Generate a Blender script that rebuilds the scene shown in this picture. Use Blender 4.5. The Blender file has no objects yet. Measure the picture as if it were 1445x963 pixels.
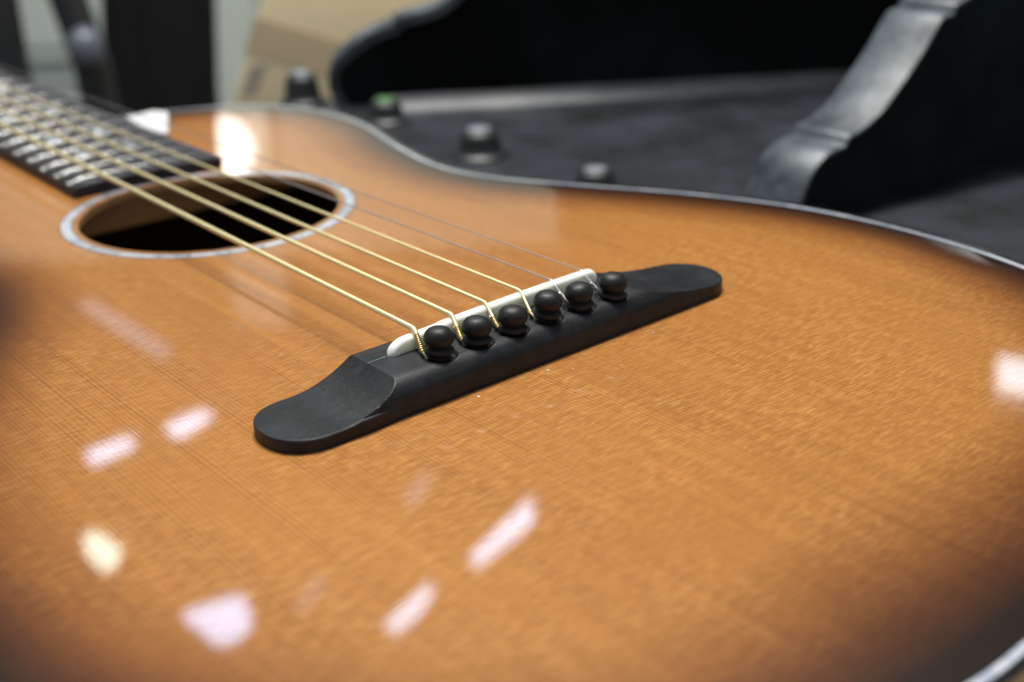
import bpy, bmesh, math, random
import numpy as np
from mathutils import Vector
random.seed(7)
U = 0.01                                   # everything below is written in centimetres
S = bpy.context.scene
COL = S.collection

# ------------------------------------------------------------------ camera
cd = bpy.data.cameras.new('camera'); cam = bpy.data.objects.new('camera', cd); COL.objects.link(cam)
cam.location = (-18.4795*U, -22.3466*U, 12.7717*U)
cam.rotation_euler = (1.166943, 0.031779, -0.689518)
cd.sensor_width = 36; cd.lens = 45.065; cd.clip_start = 0.01; cd.clip_end = 30
cd.dof.use_dof = True; cd.dof.focus_distance = 0.302; cd.dof.aperture_fstop = 9.0; cd.dof.aperture_blades = 8
S.camera = cam
# ------------------------------------------------------------------ ambient room light, exposure
w = bpy.data.worlds.new('World'); S.world = w; w.use_nodes = True
bg = w.node_tree.nodes['Background']; bg.inputs[0].default_value = (0.86, 0.93, 1.0, 1); bg.inputs[1].default_value = 0.30
S.view_settings.view_transform = 'Standard'; S.view_settings.look = 'None'; S.view_settings.gamma = 1
S.view_settings.exposure = 0.0
try: S.view_settings.use_curve_mapping = False
except Exception: pass

def area(name, loc, target, sx, sy, power, color):
    l = bpy.data.lights.new(name, 'AREA'); l.shape = 'RECTANGLE'; l.size = sx*U; l.size_y = sy*U
    l.energy = power; l.color = color
    o = bpy.data.objects.new(name, l); COL.objects.link(o)
    o.location = Vector(loc)*U
    o.rotation_euler = (Vector(target)-Vector(loc)).to_track_quat('-Z', 'Y').to_euler()
    return o
area('overhead_lamp', (52, 44, 180), (0, 0, 0), 17, 15, 23.0, (1.0, 0.95, 0.88))
area('box_wall_fill', (22, 63, 205), (110, 150, -30), 90, 60, 86.0, (0.97, 1.0, 0.95))  # added fill, no known fixture; brightens the box and the far wall

# ------------------------------------------------------------------ materials
def mat(name):
    m = bpy.data.materials.new(name); m.use_nodes = True
    nt = m.node_tree; return m, nt, nt.nodes['Principled BSDF']
def N(nt, t, **k):
    n = nt.nodes.new(t)
    for a, v in k.items(): setattr(n, a, v)
    return n
def math_(nt, op, a, b=None, c=None, clamp=False):
    n = nt.nodes.new('ShaderNodeMath'); n.operation = op; n.use_clamp = clamp
    for i, v in enumerate((a, b, c)):
        if v is None: continue
        if hasattr(v, 'links'): nt.links.new(v, n.inputs[i])
        else: n.inputs[i].default_value = v
    return n.outputs[0]
def ramp(nt, fac, stops, interp='LINEAR'):
    n = nt.nodes.new('ShaderNodeValToRGB'); n.color_ramp.interpolation = interp
    e = n.color_ramp.elements
    while len(e) < len(stops): e.new(0.5)
    for x, (p, c) in zip(e, stops):
        x.position = p; x.color = (c, c, c, 1) if not hasattr(c, '__len__') else (*c, 1)
    nt.links.new(fac, n.inputs[0]); return n.outputs[0]
def noise(nt, vec, scale, detail=3, rough=.5, dist=0):
    n = nt.nodes.new('ShaderNodeTexNoise'); n.inputs['Scale'].default_value = scale
    n.inputs['Detail'].default_value = detail; n.inputs['Roughness'].default_value = rough
    n.inputs['Distortion'].default_value = dist
    nt.links.new(vec, n.inputs['Vector']); return n.outputs[0]
def scaled(nt, vec, s, off=(0, 0, 0)):
    n = nt.nodes.new('ShaderNodeMapping'); n.inputs['Scale'].default_value = s; n.inputs['Location'].default_value = off
    nt.links.new(vec, n.inputs['Vector']); return n.outputs[0]
def mix(nt, fac, a, b, mode='MIX'):
    n = nt.nodes.new('ShaderNodeMix'); n.data_type = 'RGBA'; n.blend_type = mode
    for i, v in ((0, fac), (6, a), (7, b)):
        if hasattr(v, 'links'): nt.links.new(v, n.inputs[i])
        elif i == 0: n.inputs[0].default_value = v
        else: n.inputs[i].default_value = (*v, 1)
    return n.outputs[2]
def bump(nt, b, h, strength, dist, coat=False):
    n = nt.nodes.new('ShaderNodeBump'); n.inputs['Strength'].default_value = strength; n.inputs['Distance'].default_value = dist
    nt.links.new(h, n.inputs['Height']); nt.links.new(n.outputs[0], b.inputs['Coat Normal' if coat else 'Normal'])
def simple(name, col, rough=.5, metal=0, var=.15, nscale=300, bumpd=0, coat=0, spec=.5):
    m, nt, b = mat(name)
    tc = N(nt, 'ShaderNodeTexCoord').outputs['Object']
    n = noise(nt, tc, nscale, 4)
    c = mix(nt, n, tuple(x*(1-var) for x in col), tuple(min(1, x*(1+var)) for x in col))
    nt.links.new(c, b.inputs['Base Color'])
    b.inputs['Roughness'].default_value = rough; b.inputs['Metallic'].default_value = metal
    b.inputs['Coat Weight'].default_value = coat; b.inputs['Specular IOR Level'].default_value = spec
    if bumpd: bump(nt, b, n, .5, bumpd)
    return m
def emis(name, col, s):
    m, nt, b = mat(name); b.inputs['Base Color'].default_value = (*col, 1)
    b.inputs['Emission Color'].default_value = (*col, 1); b.inputs['Emission Strength'].default_value = s
    return m

def make_top_material():
    m, nt, b = mat('sunburst_spruce')
    tc = N(nt, 'ShaderNodeTexCoord').outputs['Object']
    sep = N(nt, 'ShaderNodeSeparateXYZ'); nt.links.new(tc, sep.inputs[0])
    ax = math_(nt, 'ABSOLUTE', sep.outputs[0])                    # the two halves are book-matched
    side = math_(nt, 'GREATER_THAN', sep.outputs[0], 0)
    cmb = N(nt, 'ShaderNodeCombineXYZ')
    nt.links.new(ax, cmb.inputs[0]); nt.links.new(sep.outputs[1], cmb.inputs[1]); nt.links.new(math_(nt, 'MULTIPLY', side, .013), cmb.inputs[2])
    v = cmb.outputs[0]
    # growth rings: fine dark late-wood lines along the strings, uneven in spacing
    warp = noise(nt, scaled(nt, v, (60, 1.2, 60)), 1, 2)
    wl = noise(nt, scaled(nt, v, (22, 1.2, 1)), 1, 2)
    xr = math_(nt, 'ADD', math_(nt, 'MULTIPLY', ax, 930), math_(nt, 'ADD', math_(nt, 'MULTIPLY', warp, 5.0), math_(nt, 'MULTIPLY', wl, 7.0)))
    fr = math_(nt, 'FRACT', xr)
    ring = ramp(nt, fr, [(0, .0), (.45, .15), (.8, 1.0), (.93, .75), (1.0, 0)])
    ringamp = ramp(nt, noise(nt, scaled(nt, v, (260, 3, 1)), 1, 3), [(.32, .05), (.68, 1)])
    fine = noise(nt, scaled(nt, v, (2400, 22, 1)), 1, 3, .7)
    # silking: short medullary rays across the grain
    silk = noise(nt, scaled(nt, v, (230, 1150, 1)), 1, 3, .5, .5)
    silk2 = noise(nt, scaled(nt, v, (520, 2600, 1), (3, 1, 0)), 1, 2, .6, .3)
    patch = noise(nt, scaled(nt, v, (26, 20, 60)), 1, 3, .6)
    patch = ramp(nt, patch, [(.35, 0.25), (.62, 1)])
    broad = noise(nt, scaled(nt, v, (18, 5, 30)), 1, 4, .6)
    sv = math_(nt, 'MULTIPLY', math_(nt, 'SUBTRACT', ramp(nt, silk, [(.36, 0), (.64, 1)]), .5), patch)
    base = mix(nt, ramp(nt, broad, [(.3, 0), (.7, 1)]), (.375, .142, .027), (.49, .205, .045))
    base = mix(nt, math_(nt, 'MULTIPLY', ring, math_(nt, 'MULTIPLY_ADD', ringamp, .60, .06), clamp=True), base, (.15, .042, .007))
    base = mix(nt, math_(nt, 'MULTIPLY', sv, .60, clamp=True), base, (.74, .41, .14))
    base = mix(nt, math_(nt, 'MULTIPLY', sv, -.52, clamp=True), base, (.15, .05, .011))
    base = mix(nt, .10, base, mix(nt, ramp(nt, silk2, [(.38, 0), (.62, 1)]), (.14, .045, .011), (.60, .30, .10)))
    base = mix(nt, math_(nt, 'MULTIPLY', ramp(nt, fine, [(.35, 0), (.65, 1)]), .22), base, (.16, .05, .01))
    # centre seam
    seam = math_(nt, 'LESS_THAN', ax, .00009)
    base = mix(nt, math_(nt, 'MULTIPLY', seam, .5), base, (.25, .09, .02))
    # sunburst spray, by distance from the rim (an attribute of the mesh, in cm)
    at = N(nt, 'ShaderNodeAttribute', attribute_name='rim_distance').outputs['Fac']
    wob = math_(nt, 'MULTIPLY', math_(nt, 'SUBTRACT', noise(nt, scaled(nt, tc, (14, 14, 14)), 1, 2), .5), 1.0)
    d = math_(nt, 'DIVIDE', math_(nt, 'ADD', at, wob), 7.0, clamp=True)
    tone = ramp(nt, d, [(0, (.012, .008, .006)), (.07, (.03, .02, .016)), (.17, (.20, .14, .10)), (.31, (.62, .54, .48)), (.48, (.92, .90, .88)), (1, (1, 1, 1))])
    base = mix(nt, 1.0, base, tone, 'MULTIPLY')
    nt.links.new(base, b.inputs['Base Color'])
    b.inputs['Roughness'].default_value = .42
    b.inputs['Specular IOR Level'].default_value = .25
    b.inputs['Coat Weight'].default_value = 1.0; b.inputs['Coat IOR'].default_value = 1.5
    b.inputs['Coat Roughness'].default_value = .006
    # lacquer: sunk very slightly into the grain
    h = math_(nt, 'ADD', math_(nt, 'MULTIPLY', ring, .18), math_(nt, 'ADD', math_(nt, 'MULTIPLY', silk, .5), math_(nt, 'MULTIPLY', fine, .25)))
    bump(nt, b, h, .022, .0002, coat=True)
    bump(nt, b, silk, .25, .0002)
    return m
M_TOP = make_top_material()

def make_ebony(name, base=(.014, .014, .016), rough=.42):
    m, nt, b = mat(name)
    tc = N(nt, 'ShaderNodeTexCoord').outputs['Object']
    g = noise(nt, scaled(nt, tc, (60, 2200, 900)), 1, 4, .7)
    s = noise(nt, tc, 70, 4, .6)
    c = mix(nt, ramp(nt, g, [(.35, 0), (.7, 1)]), tuple(x*.75 for x in base), tuple(x*1.7 for x in base))
    dust = ramp(nt, noise(nt, tc, 2600, 2), [(.70, 0), (.78, .10)])
    c = mix(nt, dust, c, (.3, .3, .32))
    pore = ramp(nt, noise(nt, scaled(nt, tc, (420, 5200, 2600)), 1, 2), [(.60, 0), (.70, 1)])
    c = mix(nt, math_(nt, 'MULTIPLY', pore, .7), c, (.002, .002, .002))
    haze = ramp(nt, noise(nt, tc, 130, 5, .7), [(.45, 0), (.75, .16)])
    c = mix(nt, haze, c, (.10, .11, .13))
    nt.links.new(c, b.inputs['Base Color'])
    r = math_(nt, 'ADD', math_(nt, 'MULTIPLY', s, .22), rough-.1)
    nt.links.new(r, b.inputs['Roughness']); b.inputs['Specular IOR Level'].default_value = .32
    bump(nt, b, math_(nt, 'SUBTRACT', math_(nt, 'ADD', g, math_(nt, 'MULTIPLY', s, 2.0)), pore), .30, .00012)
    return m
M_EBONY = make_ebony('ebony_satin', (.007, .0078, .0100), .44)
M_PIN = make_ebony('ebony_pin', (.010, .0095, .0098), .46)
M_FB = make_ebony('ebony_fretboard', (.013, .011, .016), .48)

def make_pearl():
    m, nt, b = mat('pearl_shell')
    tc = N(nt, 'ShaderNodeTexCoord').outputs['Object']
    oi = N(nt, 'ShaderNodeObjectInfo').outputs['Random']
    ad = N(nt, 'ShaderNodeVectorMath', operation='ADD'); nt.links.new(tc, ad.inputs[0])
    cb = N(nt, 'ShaderNodeCombineXYZ'); nt.links.new(oi, cb.inputs[0]); nt.links.new(oi, cb.inputs[2]); nt.links.new(cb.outputs[0], ad.inputs[1])
    n = noise(nt, ad.outputs[0], 160, 3, .6, 1.2)
    c = ramp(nt, n, [(.25, (.27, .30, .42)), (.42, (.44, .48, .58)), (.55, (.62, .64, .70)), (.68, (.52, .49, .58)), (.8, (.78, .82, .84))])
    k = math_(nt, 'MULTIPLY_ADD', oi, .38, .62)
    cc = N(nt, 'ShaderNodeCombineXYZ'); [nt.links.new(k, cc.inputs[i]) for i in range(3)]
    c = mix(nt, 1, c, cc.outputs[0], 'MULTIPLY')
    nt.links.new(c, b.inputs['Base Color']); b.inputs['Metallic'].default_value = .1
    b.inputs['Roughness'].default_value = .28; b.inputs['Coat Weight'].default_value = 1; b.inputs['Coat Roughness'].default_value = .03
    bump(nt, b, n, .35, .0006)
    return m
M_PEARL = make_pearl()

def make_bronze():
    m, nt, b = mat('bronze_wound_string')
    uv = N(nt, 'ShaderNodeUVMap').outputs[0]
    sep = N(nt, 'ShaderNodeSeparateXYZ'); nt.links.new(uv, sep.inputs[0])
    wv = math_(nt, 'SINE', math_(nt, 'MULTIPLY', sep.outputs[1], 6.2832*26))
    c = mix(nt, ramp(nt, math_(nt, 'MULTIPLY_ADD', wv, .5, .5), [(0, 0), (1, 1)]), (.74, .60, .28), (.98, .90, .58))
    nt.links.new(c, b.inputs['Base Color'])
    b.inputs['Metallic'].default_value = .7; b.inputs['Roughness'].default_value = .42
    bump(nt, b, wv, .25, .0001)
    return m
M_BRONZE = make_bronze()
M_WIND = simple('brass_winding', (.80, .62, .28), .30, .9, .1)
M_STEEL = simple('plain_steel', (.66, .62, .64), .36, .9, .1)
M_FRET = simple('nickel_fret', (.42, .41, .40), .26, 1, .05)
M_BONE = simple('bone', (.86, .86, .80), .32, 0, .05, 500, 0, .3)
M_BONE.node_tree.nodes['Principled BSDF'].inputs['Subsurface Weight'].default_value = .6
M_BONE.node_tree.nodes['Principled BSDF'].inputs['Subsurface Radius'].default_value = (.003, .0028, .0024)
M_BONE.node_tree.nodes['Principled BSDF'].inputs['Subsurface Scale'].default_value = 1
M_BINDING = simple('black_binding', (.010, .010, .011), .25, 0, .2, 200, 0, .6)
M_SIDE = simple('dark_lacquered_side', (.022, .012, .008), .3, 0, .3, 60, 0, 1)
M_INNER = simple('raw_inner_wood', (.125, .07, .036), .7, 0, .25, 120)
M_RAW = simple('raw_spruce_edge', (.50, .27, .11), .6, 0, .15, 400)
M_NECK = simple('dark_neck', (.03, .012, .006), .3, 0, .3, 60, 0, 1)
M_GLUE = simple('glue_line', (.16, .24, .30), .3, 0, .3, 900)
M_SPECK = simple('pale_dust', (.62, .58, .55), .8)

def make_leather(name, lo, hi, rough, sc=45, bd=.0006):
    m, nt, b = mat(name)
    tc = N(nt, 'ShaderNodeTexCoord').outputs['Object']
    n = noise(nt, tc, sc, 5, .62); f = noise(nt, tc, 900, 3)
    c = mix(nt, ramp(nt, n, [(.35, 0), (.68, 1)]), lo, hi); nt.links.new(c, b.inputs['Base Color'])
    nt.links.new(math_(nt, 'MULTIPLY_ADD', n, -.3, rough+.15), b.inputs['Roughness'])
    bump(nt, b, f, .5, bd)
    return m
M_DECK = make_leather('worn_black_deck', (.002, .0025, .0035), (.030, .035, .044), .40, 28)
M_LEDGE = make_leather('ledge_highlight', (.02, .02, .024), (.060, .060, .070), .42, 18)  # grey paints in the highlight along the rounded ledge
M_FACE = make_leather('black_board_face', (.0015, .002, .0025), (.010, .020, .019), .8, 9)
M_FACE.node_tree.nodes['Principled BSDF'].inputs['Specular IOR Level'].default_value = .12
M_RIM = make_leather('worn_toplit_rim', (.018, .024, .032), (.105, .125, .145), .42, 60)  # worn, and paler than the faces: overhead light on upward edges painted in
M_KNOB = simple('black_knob', (.010, .012, .014), .48)
M_CAPW = simple('pale_knob_cap', (.17, .18, .21), .35)
M_CAPG = simple('green_knob_cap', (.07, .17, .05), .35)
M_BOX = simple('cardboard', (.76, .63, .41), .85, 0, .08, 40)
M_TAPE = simple('brown_tape', (.57, .45, .29), .55, 0, .08, 40)
M_PRINT = simple('faded_print', (.38, .32, .28), .8, 0, .1, 80)
M_CLOTH = simple('black_cloth', (.007, .007, .007), .95, 0, .3, 60, 0, 0, .15)
M_STAND = simple('black_stand', (.010, .012, .015), .4, 0, .3, 40)
M_STANDGLINT = simple('tube_highlight', (.08, .09, .12), .4)  # grey stands for the highlight on the curved tube
M_WALL = simple('pale_wall', (.42, .45, .40), .9, 0, .22, 2.2)
M_WHITE = simple('white_paint', (.52, .555, .51), .6, 0, .06, 5)
M_GREYW = simple('grey_paint', (.22, .24, .24), .7, 0, .2, 4)
M_CEIL = simple('dark_ceiling', (.055, .05, .045), .9, 0, .3, 1.5)
M_FLOOR = simple('grey_floor', (.22, .21, .20), .6, 0, .2, 5)
M_BENCH = simple('tan_bench_wood', (.42, .29, .15), .6, 0, .15, 30)
M_WHITEPIECE = simple('matte_white', (.52, .52, .53), .7, 0, .03)
M_HOUSE = simple('lamp_housing', (.25, .25, .26), .6)

# ------------------------------------------------------------------ mesh helpers (centimetres in, metres out)
def link(name, me, m, parent=None):
    o = bpy.data.objects.new(name, me); COL.objects.link(o)
    if m is not None:
        for x in (m if isinstance(m, (list, tuple)) else [m]): me.materials.append(x)
    if parent is not None: o.parent = parent
    return o
def mesh(name, V, F, m, parent=None, smooth=True, sharp=None, mi=None):
    me = bpy.data.meshes.new(name)
    me.from_pydata([(x*U, y*U, z*U) for x, y, z in V], [], F)
    me.update()
    bm = bmesh.new(); bm.from_mesh(me); bmesh.ops.recalc_face_normals(bm, faces=bm.faces); bm.to_mesh(me); bm.free()
    if smooth:
        me.shade_smooth()
        if sharp is not None: me.set_sharp_from_angle(angle=math.radians(sharp))
    o = link(name, me, m, parent)
    if mi is not None:
        for p, k in zip(me.polygons, mi): p.material_index = k
    return o
def bm_obj(name, bm, m, parent=None, sharp=35):
    me = bpy.data.meshes.new(name)
    bmesh.ops.recalc_face_normals(bm, faces=bm.faces)
    for v in bm.verts: v.co *= U
    bm.to_mesh(me); bm.free(); me.shade_smooth(); me.set_sharp_from_angle(angle=math.radians(sharp))
    return link(name, me, m, parent)
def prism(name, poly, fn0, fn1, m, parent=None, bev=0, sharp=35):
    """closed solid between two images of a 2-D polygon"""
    bm = bmesh.new()
    a = [bm.verts.new(fn0(*p)) for p in poly]; b = [bm.verts.new(fn1(*p)) for p in poly]
    bm.faces.new(a); bm.faces.new(b[::-1])
    n = len(poly)
    for i in range(n): bm.faces.new((a[i], b[i], b[(i+1) % n], a[(i+1) % n]))
    if bev:
        bmesh.ops.recalc_face_normals(bm, faces=bm.faces)
        es = [e for e in bm.edges if len(e.link_faces) == 2 and e.calc_face_angle(0) > math.radians(sharp)]
        bmesh.ops.bevel(bm, geom=es, offset=bev, segments=3, profile=.5, affect='EDGES')
    return bm_obj(name, bm, m, parent, sharp)
def box(name, lo, hi, m, parent=None, bev=0):
    p = [(lo[0], lo[1]), (hi[0], lo[1]), (hi[0], hi[1]), (lo[0], hi[1])]
    return prism(name, p, lambda x, y: (x, y, lo[2]), lambda x, y: (x, y, hi[2]), m, parent, bev)
def lathe(name, prof, m, parent=None, n=40, centre=(0, 0, 0), sharp=60):
    V, F = [], []
    for r, z in prof:
        for k in range(n):
            t = 2*math.pi*k/n; V.append((centre[0]+r*math.cos(t), centre[1]+r*math.sin(t), centre[2]+z))
    for i in range(len(prof)-1):
        for k in range(n): F.append((i*n+k, i*n+(k+1) % n, (i+1)*n+(k+1) % n, (i+1)*n+k))
    F.append(tuple(range(n))[::-1]); F.append(tuple((len(prof)-1)*n+k for k in range(n)))
    return mesh(name, V, F, m, parent, True, sharp)
def tube(name, pts, rad, m, parent=None, n=10, cap=True):
    P = [Vector(p) for p in pts]; V, F = [], []
    R = rad if hasattr(rad, '__len__') else [rad]*len(P)
    t0 = (P[1]-P[0]).normalized(); up = Vector((0, 0, 1)) if abs(t0.z) < .9 else Vector((1, 0, 0))
    u = t0.cross(up).normalized(); L = [0]
    for i, p in enumerate(P):
        t = (P[min(i+1, len(P)-1)]-P[max(i-1, 0)]).normalized()
        u = (u-t*u.dot(t)).normalized(); v = t.cross(u)
        if i: L.append(L[-1]+(p-P[i-1]).length)
        for k in range(n):
            a = 2*math.pi*k/n; V.append(tuple(p+(u*math.cos(a)+v*math.sin(a))*R[i]))
    for i in range(len(P)-1):
        for k in range(n): F.append((i*n+k, i*n+(k+1) % n, (i+1)*n+(k+1) % n, (i+1)*n+k))
    if cap: F.append(tuple(range(n))[::-1]); F.append(tuple((len(P)-1)*n+k for k in range(n)))
    o = mesh(name, V, F, m, parent, True, 60)
    uvl = o.data.uv_layers.new(name='UVMap')
    for lp in o.data.loops: uvl.data[lp.index].uv = (0, L[lp.vertex_index//n])
    return o
def catmull(P, sub=10, closed=False):
    out = []; n = len(P); rng = range(n if closed else n-1)
    for i in rng:
        g = (lambda k: P[k % n]) if closed else (lambda k: P[max(0, min(n-1, k))])
        a, b, c, d = (Vector(g(i+k)) for k in (-1, 0, 1, 2))
        for s in range(sub):
            t = s/sub
            out.append(.5*((2*b)+(c-a)*t+(2*a-5*b+4*c-d)*t*t+(3*b-a-3*c+d)*t**3))
    if not closed: out.append(Vector(P[-1]))
    return out
def thing(name, label, cat, group=None, loc=(0, 0, 0)):
    o = bpy.data.objects.new(name, None); COL.objects.link(o); o.location = Vector(loc)*U; o.empty_display_size = .02
    return tag(o, label, cat, group)
def tag(o, label, cat, group=None):
    o['label'] = label; o['category'] = cat
    if group: o['group'] = group
    return o

# ------------------------------------------------------------------ the room
FWD = Vector((.626, .780, 0)); RT = Vector((.780, -.626, 0)); C0 = Vector((-18.48, -22.35, 0))
def at(D, s, z=0): p = C0+FWD*D+RT*s; return (p.x, p.y, z)
def slab(name, D, s0, s1, z0, z1, th, m, parent=None, bev=0):
    """upright board facing back along FWD, D cm away, between s0 and s1 across"""
    return prism(name, [(s0, z0), (s1, z0), (s1, z1), (s0, z1)], lambda s, z: at(D, s, z), lambda s, z: at(D+th, s, z), m, parent, bev)
fl = mesh('floor', [at(-150, -350, -85), at(-150, 350, -85), at(338, 350, -85), at(338, -350, -85)], [(0, 1, 2, 3)], M_FLOOR, None, False); fl['kind'] = 'structure'
wa = slab('wall', 330, -350, 350, -85, 100, 8, M_WALL); wa['kind'] = 'structure'
ce = prism('ceiling', [at(110, -420)[:2], at(110, 420)[:2], at(760, 520)[:2], at(760, -520)[:2]], lambda x, y: (x, y, 214), lambda x, y: (x, y, 222), M_CEIL); ce['kind'] = 'structure'

# ------------------------------------------------------------------ bench under the guitar
bench = thing('workbench', 'tan wooden workbench top just visible under the near corner of the guitar', 'workbench', None, (0, 0, -85))
bench_top = prism('bench_top', [(-60, -45), (75, -45), (75, 62), (-60, 62)], lambda x, y: (x, y, 72.7), lambda x, y: (x, y, 75.6), M_BENCH, bench, .2)
for bx, by in ((-56, -41), (71, -41), (71, 58), (-56, 58)):
    box('leg', (bx-3, by-3, 0), (bx+3, by+3, 72.6), M_BENCH, bench, .3)

# ------------------------------------------------------------------ GUITAR
G = thing('acoustic_guitar', 'sunburst acoustic guitar lying face up with black bridge and gold wound strings', 'guitar')
half = [(0, -14.45), (3.2, -14.30), (6.6, -13.65), (9.9, -12.0), (12.5, -9.3), (14.2, -5.6), (14.85, -1.6), (14.55, 2.6), (13.25, 6.4),
        (11.35, 9.9), (9.75, 12.9), (9.15, 15.6), (9.75, 19.3), (10.75, 23.0), (11.0, 26.0), (10.4, 28.9), (8.7, 31.1), (6.0, 32.5), (3.2, 33.3), (0, 33.6)]
full = [(x, y, 0) for x, y in half]+[(-x-.45*max(0, 1-abs(y+3.5)/9), y-.26*max(0, min(1, (-y-11)/2.5)), 0) for x, y in half[1:-1][::-1]]
OUT = catmull(full, 12, True)
def inset(poly, d):
    n = len(poly); o = []
    for i in range(n):
        t = (poly[(i+1) % n]-poly[i-1]).normalized(); o.append(poly[i]+Vector((-t.y, t.x, 0))*d)
    return o
RIM0, RIM1, RIM2 = OUT, inset(OUT, .20), inset(OUT, .395)
if abs(RIM1[0].y) > abs(OUT[0].y): raise RuntimeError('winding')
n = len(OUT)
def band(name, A, B, z0, z1, m, parent, i0=0, i1=None, closed=True):
    V, F = [], []; idx = list(range(i0, (i1 if i1 is not None else n)+(0 if closed else 1)))
    k = len(idx)
    for i in idx:
        a, b = A[i % n], B[i % n]
        V += [(a.x, a.y, z1), (b.x, b.y, z1), (b.x, b.y, z0), (a.x, a.y, z0)]
    for j in range(k if closed else k-1):
        q = (j+1) % k
        for e in range(4): F.append((j*4+e, q*4+e, q*4+(e+1) % 4, j*4+(e+1) % 4))
    if not closed: F += [(0, 1, 2, 3), ((k-1)*4+3, (k-1)*4+2, (k-1)*4+1, (k-1)*4)]
    return mesh(name, V, F, m, parent, True, 30)
# rim: black binding with a line of pearl inside it
binding = band('binding', RIM0, RIM1, -.75, .0, M_BINDING, G)
purf = band('purfling_channel', RIM1, RIM2, -.30, -.035, M_BINDING, G)
clen = np.cumsum([0]+[(OUT[(i+1) % n]-OUT[i]).length for i in range(n)])
i = 0
while i < n:                                # pearl strips about 2.4 cm long with hairline joints
    j = i+1
    while j < n and clen[j]-clen[i] < 2.3+random.uniform(-.3, .4): j += 1
    A = [RIM1[k % n].lerp(RIM2[k % n], .06) for k in range(n)] if i == 0 else A
    Bq = [RIM1[k % n].lerp(RIM2[k % n], .94) for k in range(n)] if i == 0 else Bq
    A2 = list(A); B2 = list(Bq)
    A2[j % n] = A[j % n].lerp(A[j-1], .05); B2[j % n] = Bq[j % n].lerp(Bq[j-1], .05)
    band('pearl_strip', A2, B2, -.2, random.uniform(.001, .005), M_PEARL, purf, i, j, False)
    i = j
# soundboard: rings from the soundhole to the purfling, carrying the distance from the rim
HC, HR = Vector((0, 16.9, 0)), 4.36
K = 480; NR = 90
def rim_hit(theta):
    d = Vector((math.cos(theta), math.sin(theta), 0)); best = None
    for i in range(n):
        a, b = RIM2[i]-HC, RIM2[(i+1) % n]-HC; e = b-a
        den = d.x*e.y-d.y*e.x
        if abs(den) < 1e-9: continue
        t = (a.x*e.y-a.y*e.x)/den; s = (a.x*d.y-a.y*d.x)/den
        if t > 0 and -1e-6 <= s <= 1+1e-6 and (best is None or t < best): best = t
    return best
OA = np.array([(p.x, p.y) for p in OUT]); OB = np.roll(OA, -1, 0)
def rim_dist(P):
    P = np.asarray(P); D = OB-OA; L2 = (D**2).sum(1)
    W_ = P[:, None, :]-OA[None]; t = np.clip((W_*D[None]).sum(2)/L2[None], 0, 1)
    return np.sqrt(((W_-t[..., None]*D[None])**2).sum(2)).min(1)
V, F = [], []
hits = [rim_hit(2*math.pi*k/K) for k in range(K)]
for r in range(NR+1):
    f = r/NR; f = 1-(1-f)**1.5
    for k in range(K):
        t = 2*math.pi*k/K; R_ = HR+(hits[k]-HR)*f
        V.append((HC.x+R_*math.cos(t), HC.y+R_*math.sin(t), 0.0))
for r in range(NR):
    for k in range(K): F.append((r*K+k, (r+1)*K+k, (r+1)*K+(k+1) % K, r*K+(k+1) % K))
NT = len(V)
dist = rim_dist([(v[0], v[1]) for v in V])
# gentle roll-off towards the rim
V = [(x, y, -.030*max(0, 1-dd/1.2)**2) for (x, y, _), dd in zip(V, dist)]
nf = len(F)
for k in range(K): V.append((V[k][0], V[k][1], -.26))          # wall of the hole
for k in range(K): F.append((k, NT+k, NT+(k+1) % K, (k+1) % K))
sb = mesh('soundboard', V, F, [M_TOP, M_RAW], G, True, 40)
for p in sb.data.polygons:
    if abs(p.normal.z) < .5: p.material_index = 1
xy_ = np.array([(v[0], v[1]) for v in V[:NT]])
sc_ = 1-.36*np.clip((-4-xy_[:, 1])/7, 0, 1)*np.clip((xy_[:, 0]+9)/6, 0, 1)-.04*np.clip(-xy_[:, 0]/9, 0, 1)
at_ = sb.data.attributes.new('rim_distance', 'FLOAT', 'POINT')
at_.data.foreach_set('value', np.r_[dist*sc_, np.full(K, 9.0)].astype(np.float32))
# ribs and back
sides = band('side', inset(OUT, .03), inset(OUT, .30), -9.2, -.76, [M_SIDE, M_INNER], G)
for p in sides.data.polygons:
    c = p.center/U; i_ = np.argmin((OA[:, 0]-c.x)**2+(OA[:, 1]-c.y)**2)
    if math.hypot(c.x-OA[i_, 0], c.y-OA[i_, 1]) > .2: p.material_index = 1
BK = inset(OUT, .02)
prism('back', [(p.x, p.y) for p in BK], lambda x, y: (x, y, -9.40), lambda x, y: (x, y, -9.21), M_INNER, G)
for yb in (3.0, 12.4, 22.5): box('back_brace', (-8, yb-.4, -9.2), (8, yb+.4, -8.4), M_RAW, G, .1)
box('soundhole_brace', (-9, 22.0, -1.6), (9, 22.9, -.3), M_RAW, G, .1)
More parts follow.
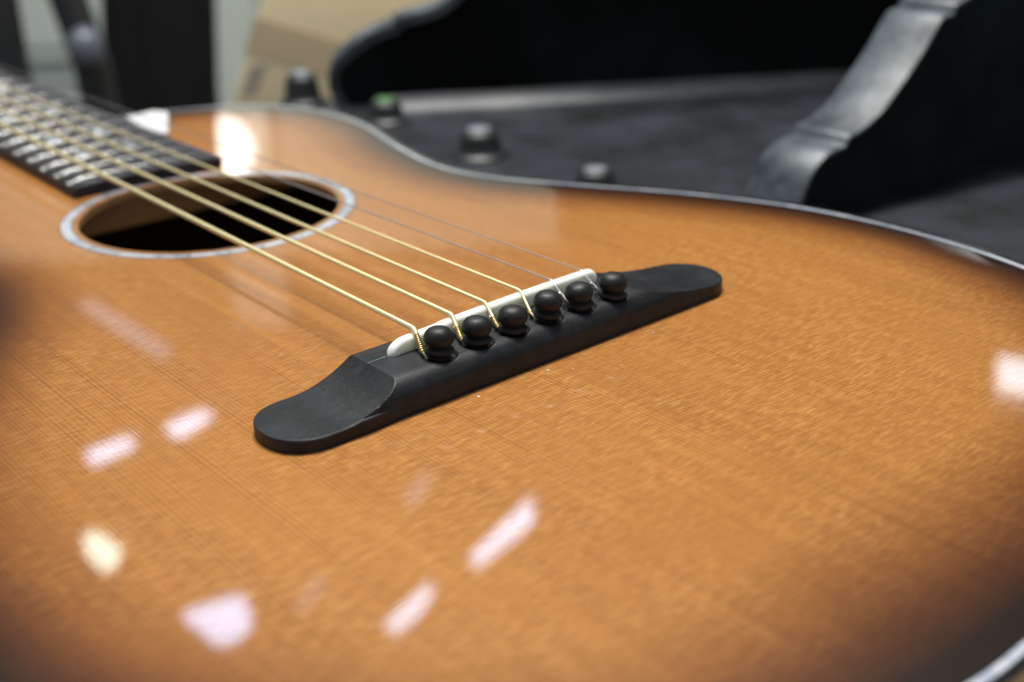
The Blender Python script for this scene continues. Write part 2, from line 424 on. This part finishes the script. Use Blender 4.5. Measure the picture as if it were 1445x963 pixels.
# rosette: ring of shell pieces let into the top
def arc_piece(name, r0, r1, a0, a1, z0, z1, m, parent, k=10):
    V, F = [], []
    for j in range(k+1):
        a = a0+(a1-a0)*j/k
        for r, z in ((r0, z1), (r1, z1), (r1, z0), (r0, z0)): V.append((HC.x+r*math.cos(a), HC.y+r*math.sin(a), z))
    for j in range(k):
        for e in range(4): F.append((j*4+e, (j+1)*4+e, (j+1)*4+(e+1) % 4, j*4+(e+1) % 4))
    F += [(0, 1, 2, 3), (k*4+3, k*4+2, k*4+1, k*4)]
    return mesh(name, V, F, m, parent, True, 30)
V, F = [], []
kk = 160
for j in range(kk):
    a = 2*math.pi*j/kk
    for r, z in ((4.53, .003), (4.94, .003), (4.94, -.05), (4.53, -.05)): V.append((HC.x+r*math.cos(a), HC.y+r*math.sin(a), z))
for j in range(kk):
    q = (j+1) % kk
    for e in range(4): F.append((j*4+e, q*4+e, q*4+(e+1) % 4, j*4+(e+1) % 4))
ros = mesh('rosette', V, F, M_BINDING, G, True, 30)
a = .1
while a < 2*math.pi+.1-.02:
    da = min(random.uniform(.20, .30), 2*math.pi+.1-a)
    arc_piece('shell_piece', 4.565, 4.905, a+.003, a+da-.003, -.04, random.uniform(.005, .008), M_PEARL, ros); a += da

# fretboard and neck
def fbz(y): return .50+(y-21.7)*.0135
def fbw(y): return 2.93-(y-21.7)*.0160
yn = 64.4
V, F = [], []; ny = 30; nx = 12
ys = [21.62+(yn-21.62)*j/ny for j in range(ny+1)]
for y in ys:
    for k in range(nx+1):
        s = -1+2*k/nx; V.append((.05+s*fbw(y), y, fbz(y)-.05*s*s-(.05 if abs(s) == 1 else 0)))
    V.append((.05+fbw(y), y, .012 if y < 33 else .0)); V.append((.05-fbw(y), y, .012 if y < 33 else .0))
W_ = nx+3
for j in range(ny):
    for k in range(W_): F.append((j*W_+k, (j+1)*W_+k, (j+1)*W_+(k+1) % W_, j*W_+(k+1) % W_))
F.append(tuple(range(W_))); F.append(tuple(ny*W_+k for k in range(W_))[::-1])
fb = mesh('fretboard', V, F, M_FB, G, True, 25)
md = fb.modifiers.new('bevel', 'BEVEL'); md.width = .0006; md.segments = 2; md.limit_method = 'ANGLE'; md.angle_limit = math.radians(50)
SC = 63.2
for k in range(1, 20):
    y = yn-SC*(1-2**(-k/12)); h = .085; V, F = [], []; m_ = 7; q = 10
    for j in range(q+1):
        s = -1+2*j/q; x = .05+s*(fbw(y)-.03); zb = fbz(y)-.05*s*s-(.07 if abs(s) == 1 else 0)
        for e in range(m_):
            a = math.pi*e/(m_-1); V.append((x, y-.065*math.cos(a), zb-.02+(h+.02)*math.sin(a)*(.55 if abs(s) == 1 else 1)))
    for j in range(q):
        for e in range(m_-1): F.append((j*m_+e, (j+1)*m_+e, (j+1)*m_+e+1, j*m_+e+1))
    F += [tuple(range(m_)), tuple(q*m_+e for e in range(m_))[::-1]]
    mesh('fret', V, F, M_FRET, fb, True, 60)
for k in (3, 5, 7, 9, 12, 15, 17):           # pearl position blocks between frets
    y0 = yn-SC*(1-2**(-k/12)); y1 = yn-SC*(1-2**(-(k-1)/12)); yc = (y0+y1)/2; hw = (y1-y0)*.27
    prism('inlay', [(-1.1, yc-hw), (1.2, yc-hw), (1.2, yc+hw), (-1.1, yc+hw)], lambda x, y: (x, y, fbz(y)-.06), lambda x, y: (x, y, fbz(y)+.004-.05*(x/2.9)**2), M_PEARL, fb)
neck_prof = [(-1, 0), (-.97, -.5), (-.8, -1.1), (-.45, -1.6), (0, -1.8), (.45, -1.6), (.8, -1.1), (.97, -.5), (1, 0)]
V, F = [], []
for y in (33.4, 64.8):
    for a, b in neck_prof: V.append((.05+a*(fbw(y)-.02), y, b-.003))
F = [(k, k+9, k+10, k+1) for k in range(8)]+[(8, 17, 9, 0), tuple(range(9)), tuple(range(9, 18))[::-1]]
mesh('neck', V, F, M_NECK, G, True, 40)
box('nut', (-2.2, 64.42, 0), (2.3, 64.9, 1.25), M_BONE, G, .06)
hs = [(-2.3, 65), (2.4, 65), (3.4, 67.5), (3.5, 80), (2.2, 81.4), (0, 80.8), (-2.2, 81.4), (-3.4, 80), (-3.3, 67.5)]
prism('headstock', hs, lambda x, y: (x, y, -.4-(y-65)*.2), lambda x, y: (x, y, .9-(y-65)*.2), M_NECK, G, .15)

# ------------------------------------------------------------------ bridge
BT = .85; PINX = [-2.75+1.1*k for k in range(6)]
def tilt(x): return .018*x
def sm(a, b, x): t = max(0, min(1, (x-a)/(b-a))); return t*t*(3-2*t)
XL, XR = -7.33, 7.06
def half_w(x):
    L = XL if x < 0 else XR; x0 = abs(L)-1.15; ax_ = abs(x)
    if ax_ <= x0: return 1.
    t = min(1, (ax_-x0)/1.15); return max(0.0, 1-t**2.25)**(1/2.1)
def edges(x):
    yf = -.66-.06*sm(4.2, 5.2, -x); yb = 1.56
    c = (yf+yb)/2; h = (yb-yf)/2*half_w(x); return c-h+tilt(x), c+h+tilt(x)
def top_h(x, y):
    yf, yb = edges(x)
    yf0, yb0 = -.66+tilt(x), 1.56+tilt(x)
    r = .50; d = max(0, y-yf0); hf = BT-r+math.sqrt(max(0, r*r-max(0, r-d)**2)) if d < r else BT
    r2 = .12; d2 = max(0, yb0-y); hb = BT-r2+math.sqrt(max(0, r2*r2-max(0, r2-d2)**2)) if d2 < r2 else BT
    ax_ = abs(x)
    # wings: a shallow hollow swept up to the body (sanded on a drum)
    Rc, xs = (3.3, 6.05) if x < 0 else (13.0, 7.15)
    u = xs-ax_
    hw = .30 if u <= 0 else (.30+Rc-math.sqrt(max(0, Rc*Rc-u*u)) if u < Rc*.97 else 9)
    hw += .02*sm(5.4, 7.2, ax_)+(.03 if x > 0 else 0)
    z = min(hf, hb, hw)
    for i_, px in enumerate(PINX):            # countersinks at the pin holes
        dd = math.hypot(x-px, y-(-.03))
        if dd < .47: z = min(z, BT-.09*(1-sm(.36, .46, dd)))
    e = min(abs(y-yf), abs(yb-y))
    z -= .035*max(0, 1-e/.05)**2             # eased arris
    return z
nxs = 720; nys = 84; V, F = [], []
xs_ = [XL+(XR-XL)*(.5-.5*math.cos(math.pi*i/nxs))*.15+(XR-XL)*.85*i/nxs for i in range(nxs+1)]
for x in xs_:
    yf, yb = edges(x)
    for k in range(nys+1):
        t = k/nys; t = t+.06*math.sin(2*math.pi*t)*-1
        y = yf+(yb-yf)*t; V.append((x, y, top_h(x, y)))
    V.append((x, yb, .002)); V.append((x, yf, .002))
W_ = nys+3
for j in range(nxs):
    for k in range(W_): F.append((j*W_+k, (j+1)*W_+k, (j+1)*W_+(k+1) % W_, j*W_+(k+1) % W_))
bridge = mesh('bridge', V, F, M_EBONY, G, True, 32)
# saddle
V, F = [], []; ns = 90
x0, x1 = -3.68, 3.22
for j in range(ns+1):
    s = j/ns; x = x0+(x1-x0)*s; yc = .93+.052*x; th = .15
    e0 = min(1, (x-x0)/.55); e1 = min(1, (x1-x)/.28)
    top = 1.235-.004*x*x+.02*sm(-2.2, -2.0, x)-.0*x
    top = .80+(top-.80)*math.sqrt(max(0, 1-(1-e0)**2.2))*(math.sqrt(max(0, 1-(1-e1)**2.2)))
    wv = th*min(1, math.sqrt(max(0, 1-(1-min(1, (x-x0)/.14))**2))+.02)*min(1, math.sqrt(max(0, 1-(1-min(1, (x1-x)/.14))**2))+.02)
    yo = .03*math.sin(x*2.2)
    ring_ = [(-wv, .80), (-wv, max(.80, top-.10)), (-wv*.72, max(.80, top-.03)), (0, max(.80, top)), (wv*.72, max(.80, top-.03)), (wv, max(.80, top-.10)), (wv, .80)]
    for a, z in ring_: V.append((x, yc+a, z))
for j in range(ns):
    for k in range(7): F.append((j*7+k, (j+1)*7+k, (j+1)*7+(k+1) % 7, j*7+(k+1) % 7))
F += [tuple(range(7)), tuple(ns*7+k for k in range(7))[::-1]]
mesh('saddle', V, F, M_BONE, bridge, True, 50)
gl = prism('glue_line', [(-4.25, .728), (-3.72, .752), (-3.72, .775), (-4.25, .742)], lambda x, y: (x, y, BT-.01), lambda x, y: (x, y, BT+.003), M_GLUE, bridge)
# pins
pin_prof = [(.0, .735), (.10, .731), (.20, .712), (.285, .67), (.35, .60), (.388, .52), (.398, .44), (.378, .36), (.335, .295), (.295, .255), (.285, .235), (.30, .222), (.345, .20),
            (.378, .165), (.386, .13), (.375, .09), (.345, .06), (.30, .045), (.28, .0), (.27, -.25)]
poff = [.05, .0, -.03, .06, -.01, -.03]; lean = [(-3, 3), (2, 2), (0, -1), (-4, 1), (2, -3), (4, 2)]
proto = lathe('bridge_pin', [(max(r, .0001), z) for r, z in pin_prof], M_PIN, bridge, 48, (0, 0, 0), 75)
for k in range(6):
    o = proto if k == 0 else proto.copy()
    if k: COL.objects.link(o); o.parent = bridge
    sc_ = 1-.012*k*.3
    o.scale = (.91+.01*(k % 3), .91+.01*(k % 3), .95)
    o.location = Vector((PINX[k], -.03, BT-.06+poff[k]))*U; o.rotation_euler = (math.radians(lean[k][0]), math.radians(lean[k][1]), k*1.3)
# strings
def sad(x): return .93+.052*x, 1.235-.004*x*x+.02
rads = [.073, .062, .051, .041, .023, .018]
ends = [(-3.01, .29), (-1.86, .32), (-.75, .33), (.36, .36), (1.60, .45), (2.72, .50)]
SX = [-2.87, -1.71, -.63, .53, 1.63, 2.72]
for k in range(6):
    x = SX[k]; r = rads[k]; sy, sz = sad(x)
    xn = -1.8+.72*k; zt = 1.20
    P = [(xn, yn+.2, 1.18)]
    for y in (60, 50, 40, 30, 20, 12, 6, 3, 2):
        t = (yn-y)/(yn-sy); P.append((xn+(x-xn)*t, y, 1.18+(sz+r-1.18)*t))
    ex, ey = ends[k]
    P += [(x, sy+.10, sz+r-.001), (x-.005, sy+.02, sz+r-.006), (x-.02, sy-.08, sz+r-.05)]
    A_ = Vector((x-.02, sy-.08, sz+r-.05)); B_ = Vector((ex, ey, BT+.05))
    P += [tuple(A_.lerp(B_, t)) for t in (.3, .7, 1)]+[(ex+.03, ey-.10, BT-.02), (ex+.04, ey-.16, BT-.3)]
    rr = [r*(.62 if (k == 0 and i_ >= 13) else 1) for i_ in range(len(P))]
    st = tube('string', P, rr, M_BRONZE if k < 4 else M_STEEL, G, 12)
    # the doubled winding next to the ball end
    cover = {0: (.08, 1.0, .0165), 1: (.42, 1.0, .0135), 2: (.52, 1.0, .012), 3: (.9, 1., .006), 4: (.55, 1, .012), 5: (.6, 1, .01)}[k]
    a, b, wr = cover; Q = []; Lw = (B_-A_).length*(b-a); turns = max(3, int(Lw/(wr*3.1))); rc_ = r*(.62 if k == 0 else 1)
    t_ = (B_-A_).normalized(); u = t_.cross(Vector((0, 0, 1))).normalized(); v = t_.cross(u)
    for i_ in range(turns*14+1):
        s = i_/14; f = a+(b-a)*s/turns; ph = 2*math.pi*s
        Q.append(tuple(A_.lerp(B_, f)+(u*math.cos(ph)+v*math.sin(ph))*(rc_+wr*(.9 if k == 0 else .55))))
    tube('ball_end_winding', Q, wr, M_WIND if k < 4 else M_STEEL, st, 6)
# dust on the lacquer
for x, y, s in ((-.28, -1.0, .05), (.2, -1.35, .02), (3.2, -1.1, .03), (-6.1, -3.4, .018), (1.2, -2.0, .022), (-2.4, -1.0, .05), (-1.5, -1.5, .016), (-3.6, -2.0, .016)):
    pts = [(x+s*math.cos(a)*random.uniform(.6, 1.2), y+s*.6*math.sin(a)*random.uniform(.6, 1.2)) for a in [2*math.pi*i/7 for i in range(7)]]
    prism('dust_speck', pts, lambda x, y: (x, y, .001), lambda x, y: (x, y, .006), M_SPECK, sb)

# raised white piece standing in for a white blur beside the fretboard
tag(prism('white_piece', [(3.35, 27.6), (3.55, 27.5), (5.3, 31.2), (4.9, 31.9), (3.5, 31.6), (3.2, 29)], lambda x, y: (x, y, .006), lambda x, y: (x, y, .26), M_WHITEPIECE, None, .05),
    'small white blurred piece on the guitar top beside the far side of the fretboard', 'card')

# ------------------------------------------------------------------ black unit behind the guitar
DZ = -4.0
unit = thing('black_console', 'worn black unit with scroll-cut side boards and a row of knobs behind the guitar', 'console', None, (21, 20, DZ))
def up(o):                                   # child keeps world coordinates
    o.location = (-unit.location.x, -unit.location.y, -unit.location.z); return o
deck = up(prism('deck', [(17.3, -28), (17.3, 46), (21, 46.2), (74, 11), (74, -28)], lambda x, y: (x, y, -9.3), lambda x, y: (x, y, DZ), M_DECK, unit, .5))
PA = Vector((21, 43, 0)); PD = Vector((44-21, 28-43, 0)).normalized(); PN = Vector((-PD.y, PD.x, 0))
def pan(off): return lambda s, z: tuple(PA+PD*s+PN*off+Vector((0, 0, z)))
prof = [(.9, -3.98), (.4, -2.9), (.6, -1.8), (1.8, -.75), (3.3, -.05), (4.2, .15), (4.4, .5), (5.6, .75), (6.9, 1.2), (8.2, 2.2), (10.0, 4.1), (12.3, 7.0), (13.6, 9.2), (14.1, 11.5), (14.2, 20), (14.6, 30), (16.5, 34), (20, 36), (30, 36.5), (34, 33), (35.5, 26), (37, 21), (42, 20), (62, 20)]
prof_c = [tuple(v)[:2] for v in catmull([(a, b, 0) for a, b in prof], 5)]
up(prism('back_board', prof_c+[(62, DZ)], pan(0), pan(2.2), M_FACE, unit, .0))
V, F = [], []                                # facing strip over the board's edge
pr = prof_c
nrm = []
for i_ in range(len(pr)):
    t = Vector(pr[min(i_+1, len(pr)-1)])-Vector(pr[max(i_-1, 0)]); t.normalize(); nrm.append((-t.y, t.x))
for (s, z), (nx_, nz_) in zip(pr, nrm):
    for d_, o_ in ((.0, -.25), (.55, -.20), (.62, 0), (.62, 2.2), (.5, 2.5), (.0, 2.5)): V.append(pan(o_)(s+nx_*d_, z+nz_*d_))
for j in range(len(pr)-1):
    for k in range(6): F.append((j*6+k, (j+1)*6+k, (j+1)*6+(k+1) % 6, j*6+(k+1) % 6))
up(mesh('rim', V, F, M_RIM, unit, True, 40))
# the raised ledge along the foot of the back board
lp = [(0, DZ-.1), (0, DZ+.35), (.3, DZ+.62), (1.0, DZ+.62), (1.9, DZ+.35), (2.5, DZ-.1)]
def lfn(s): return lambda o_, z: tuple(PA+PD*s+PN*(-o_-.26)+Vector((0, 0, z)))
up(prism('ledge', lp, lfn(2.4), lfn(34), M_LEDGE, unit, .25))
# the near side board, wavy along its top
cp = [(21.5, -3.98), (21.75, -2.9), (22.4, -1.75), (23.2, -1.15), (24.0, -1.0), (24.45, -.95), (24.7, -.62), (25.4, -.5), (26.7, .0), (28.0, .95), (29.2, 1.95), (30.3, 3.1), (30.75, 3.45), (31.4, 3.5), (31.6, 3.85),
      (32.6, 4.1), (34, 5.0), (36, 7.4), (37.4, 8.8), (39, 9.3), (44, 9.3), (52, 9.3)]
cpc = [tuple(v)[:2] for v in catmull([(a, b, 0) for a, b in cp], 4)]
up(prism('side_board', cpc+[(52, DZ)], lambda x, z: (x, 9.1, z), lambda x, z: (x, 11.55, z), M_FACE, unit, 0))
V, F = [], []; pr = cpc
for i_ in range(len(pr)):
    t = Vector(pr[min(i_+1, len(pr)-1)])-Vector(pr[max(i_-1, 0)]); t.normalize(); nx_, nz_ = -t.y, t.x; s, z = pr[i_]
    for d_, y in ((-.12, 8.93), (.02, 8.93), (.07, 9.05), (.07, 11.6), (.02, 11.72), (-.12, 11.72)): V.append((s+nx_*d_, y, z+nz_*d_))
for j in range(len(pr)-1):
    for k in range(6): F.append((j*6+k, (j+1)*6+k, (j+1)*6+(k+1) % 6, j*6+(k+1) % 6))
up(mesh('rim', V, F, M_RIM, unit, True, 35))
# knobs
kprof = [(1.18, 0), (1.2, .12), (1.12, .22), (.98, .32), (.90, .5), (.82, 1.2), (.76, 1.55), (.62, 1.74), (.4, 1.82), (.0001, 1.84)]
cprof = [(.50, 1.76), (.52, 1.84), (.44, 1.93), (.25, 1.98), (.0001, 2.0)]
kn0 = ca0 = None
for k, (x, y, s) in enumerate(((20.1, 45.0, 1.2), (21.0, 37.5, 1.12), (20.0, 27.7, 1.22), (20.4, 19.6, 1.05))):
    if kn0 is None:
        kn0 = lathe('knob', kprof, M_KNOB, unit, 32); kn = kn0
        ca0 = lathe('cap', cprof, M_CAPW, kn, 24)
        cg = ca0.data.copy(); cg.materials.clear(); cg.materials.append(M_CAPG)
    else:
        kn = kn0.copy(); COL.objects.link(kn); kn.parent = unit
        c = ca0.copy(); COL.objects.link(c); c.parent = kn
        if k == 1: c.data = cg; kn['label'] = 'knob with a green cap'; 
    kn.scale = (s, s, s*(.84, .60, .62, .44)[k])
    kn.location = Vector((x-21, y-20, .004))*U

# ------------------------------------------------------------------ things further back
D = 115
bx = thing('cardboard_box', 'tan cardboard box with a brown tape strip standing beyond the black unit', 'box', None, (0, 0, 0))
bp = [(-27.9, -20), (-15.3, 10), (16, 16), (20, -20)]
prism('carton', bp, lambda s, z: at(D, s, z), lambda s, z: at(D+28, s, z), M_BOX, bx, .25)
prism('tape_strip', [(-22.9, -7.6), (-21.6, -4.5), (17.8, -17.4), (18.3, -20.8)], lambda s, z: at(D-.05, s, z), lambda s, z: at(D+.02, s, z), M_TAPE, bx)
prism('print_mark', [(-23.6, -11.5), (-22.3, -11.2), (-20.9, -8.6), (-22.5, -8.8)], lambda s, z: at(D-.05, s, z), lambda s, z: at(D+.02, s, z), M_PRINT, bx)
bx.location = (0, 0, 0)
cb = thing('covered_stand', 'tall narrow black cloth-covered upright standing left of the cardboard box', 'stand')
cv = [(-55.5, -84.9), (-42.2, -84.9), (-40.8, -25), (-39.4, -10), (-39.8, 5), (-41.2, 25), (-42.0, 38), (-42.9, 48), (-45, 50), (-51, 50), (-53.2, 48), (-52.9, 20), (-52.3, -10), (-54.4, -26)]
prism('cover', cv, lambda s, z: at(172, s, z), lambda s, z: at(184, s, z), M_CLOTH, cb, .8)
prism('cover_fold', [(-53.6, -84.9), (-48, -84.9), (-47.5, 30), (-50.5, 40), (-50.6, -10)], lambda s, z: at(170.6, s, z), lambda s, z: at(171.9, s, z), M_CLOTH, cb, .5)
stn = thing('tubular_stand', 'black curved tubular stand at the left edge against the pale wall', 'stand')
arc = catmull([at(142, -51, 26), at(142, -49.4, 8), at(142, -47.2, -3), at(142, -45.6, -11), at(142, -45.0, -18), at(142, -45.5, -50), at(142, -46, -84)], 8)
tube('curved_tube', [tuple(p) for p in arc], 2.0, M_STAND, stn, 16)
lathe('highlight_lump', [(.001, -2.0), (1.6, -1.8), (1.9, -.8), (1.9, .5), (1.4, 1.4), (.001, 2.0)], M_STANDGLINT, stn, 24, at(139.4, -44.6, -10.5))  # added lump that carries the tube's painted highlight
tube('upright_tube', [at(142, -53.5, 26), at(142, -53.9, -10), at(142, -54.6, -84)], 1.9, M_STAND, stn, 16)
# panels on the far wall
wp = thing('white_door', 'white door strip on the far wall between black upright and cardboard box', 'door')
slab('door_leaf', 326, -76, -61, -84, 120, 3, M_WHITE, wp, .4)
wl = thing('grey_cupboard', 'grey blurred cupboard at the far wall behind the left stand', 'cupboard')
slab('cupboard_body', 305, -132, -99, -84, -47, 22, M_GREYW, wl, .5)
slab('cupboard_door', 303.5, -130, -101, -80, -50, 1.3, M_WALL, wl, .3)
wn = thing('frosted_window', 'pale frosted window pane high on the left of the far wall', 'window')
slab('window_frame', 328, -126, -92, -46, 40, 1.9, M_WHITE, wn, .3)
slab('pane', 326.5, -122, -108, -42, 36, 1.4, M_WHITE, wn, .1)
slab('pane', 326.5, -105, -96, -42, 36, 1.4, M_WHITE, wn, .1)

# ------------------------------------------------------------------ lamps, seen as reflections in the lacquer
def ceiling_lamp(label, poly, strength, col, h=180, th=6):
    t = thing('ceiling_light', label, 'lamp', 'ceiling lights mirrored in the guitar top')
    cx = sum(p[0] for p in poly)/len(poly); cy = sum(p[1] for p in poly)/len(poly)
    poly = [(cx+(x-cx)*.82, cy+(y-cy)*.82) for x, y in poly]
    prism('diffuser', poly, lambda x, y: (x, y, h), lambda x, y: (x, y, h+1.0), emis('lamp_glow', col, strength), t, .0)
    prism('housing', [(cx+(x-cx)*1.06, cy+(y-cy)*1.06) for x, y in poly], lambda x, y: (x, y, h+1.02), lambda x, y: (x, y, h+th), M_HOUSE, t, .3)
PK = (.60, .74, 1.0); BL = (.48, .66, 1.0); CR = (.86, 1.0, .88)
ceiling_lamp('light mirrored as the left of two pink-white patches left of the bridge', [(103, 356), (122, 357), (121, 349), (102, 345)], 9, PK)
ceiling_lamp('light mirrored as the pink-white patch nearest the left bridge tip', [(131, 356), (148, 358), (151, 352), (131, 343)], 9, PK)
ceiling_lamp('round cream lamp mirrored at the lower left of the guitar top', [(84, 309), (88, 307), (90, 291), (84, 282), (80, 284), (80, 296)], 10, CR)
ceiling_lamp('bluish five-sided skylight mirrored at the bottom left of the guitar top', [(86, 253), (103, 250), (105, 247), (100, 233), (92, 229), (87, 232)], 12, BL)
ceiling_lamp('light mirrored as the short slanting patch at the bottom centre', [(123, 212), (145, 220), (144, 215), (132, 208), (123, 206)], 11, PK)
ceiling_lamp('light mirrored as the long slanting patch right of the bottom centre', [(156, 221), (189, 234), (195, 236), (188, 225), (180, 222), (155, 215)], 11, PK)
ceiling_lamp('white lamp mirrored at the right edge of the guitar top', [(384, 200), (391, 184), (360, 167), (355, 182)], 6, (.75, .88, 1))
ceiling_lamp('dim light mirrored as the faint patch below the bridge centre', [(162, 258), (180, 271), (180, 265), (163, 254)], 1.5, PK)
ceiling_lamp('dim light mirrored as the faint patch right of the bluish one', [(111, 234), (125, 244), (125, 239), (113, 231)], 1.3, PK)
ceiling_lamp('long dim tube mirrored as a faint streak below the soundhole', [(156, 500), (163, 492), (165, 406), (157, 402)], 1.2, PK)
gl_ = thing('globe_lamp', 'bright round lamp mirrored at the upper end of the guitar top', 'lamp')
gp = at(314, -71.0, 67)
lathe('glass_globe', [(.01, -8), (3.2, -7.5), (6, -5.6), (7.6, -2.7), (8, 0), (7.6, 2.7), (6, 5.6), (3.2, 7.5), (.01, 8)], emis('globe_glow', (1, .97, .92), 4.5), gl_, 32, gp)
tube('bracket', [(gp[0], gp[1], gp[2]+7.9), (gp[0], gp[1], gp[2]+24), at(326, -70.5, 91)], .8, M_HOUSE, gl_, 10)
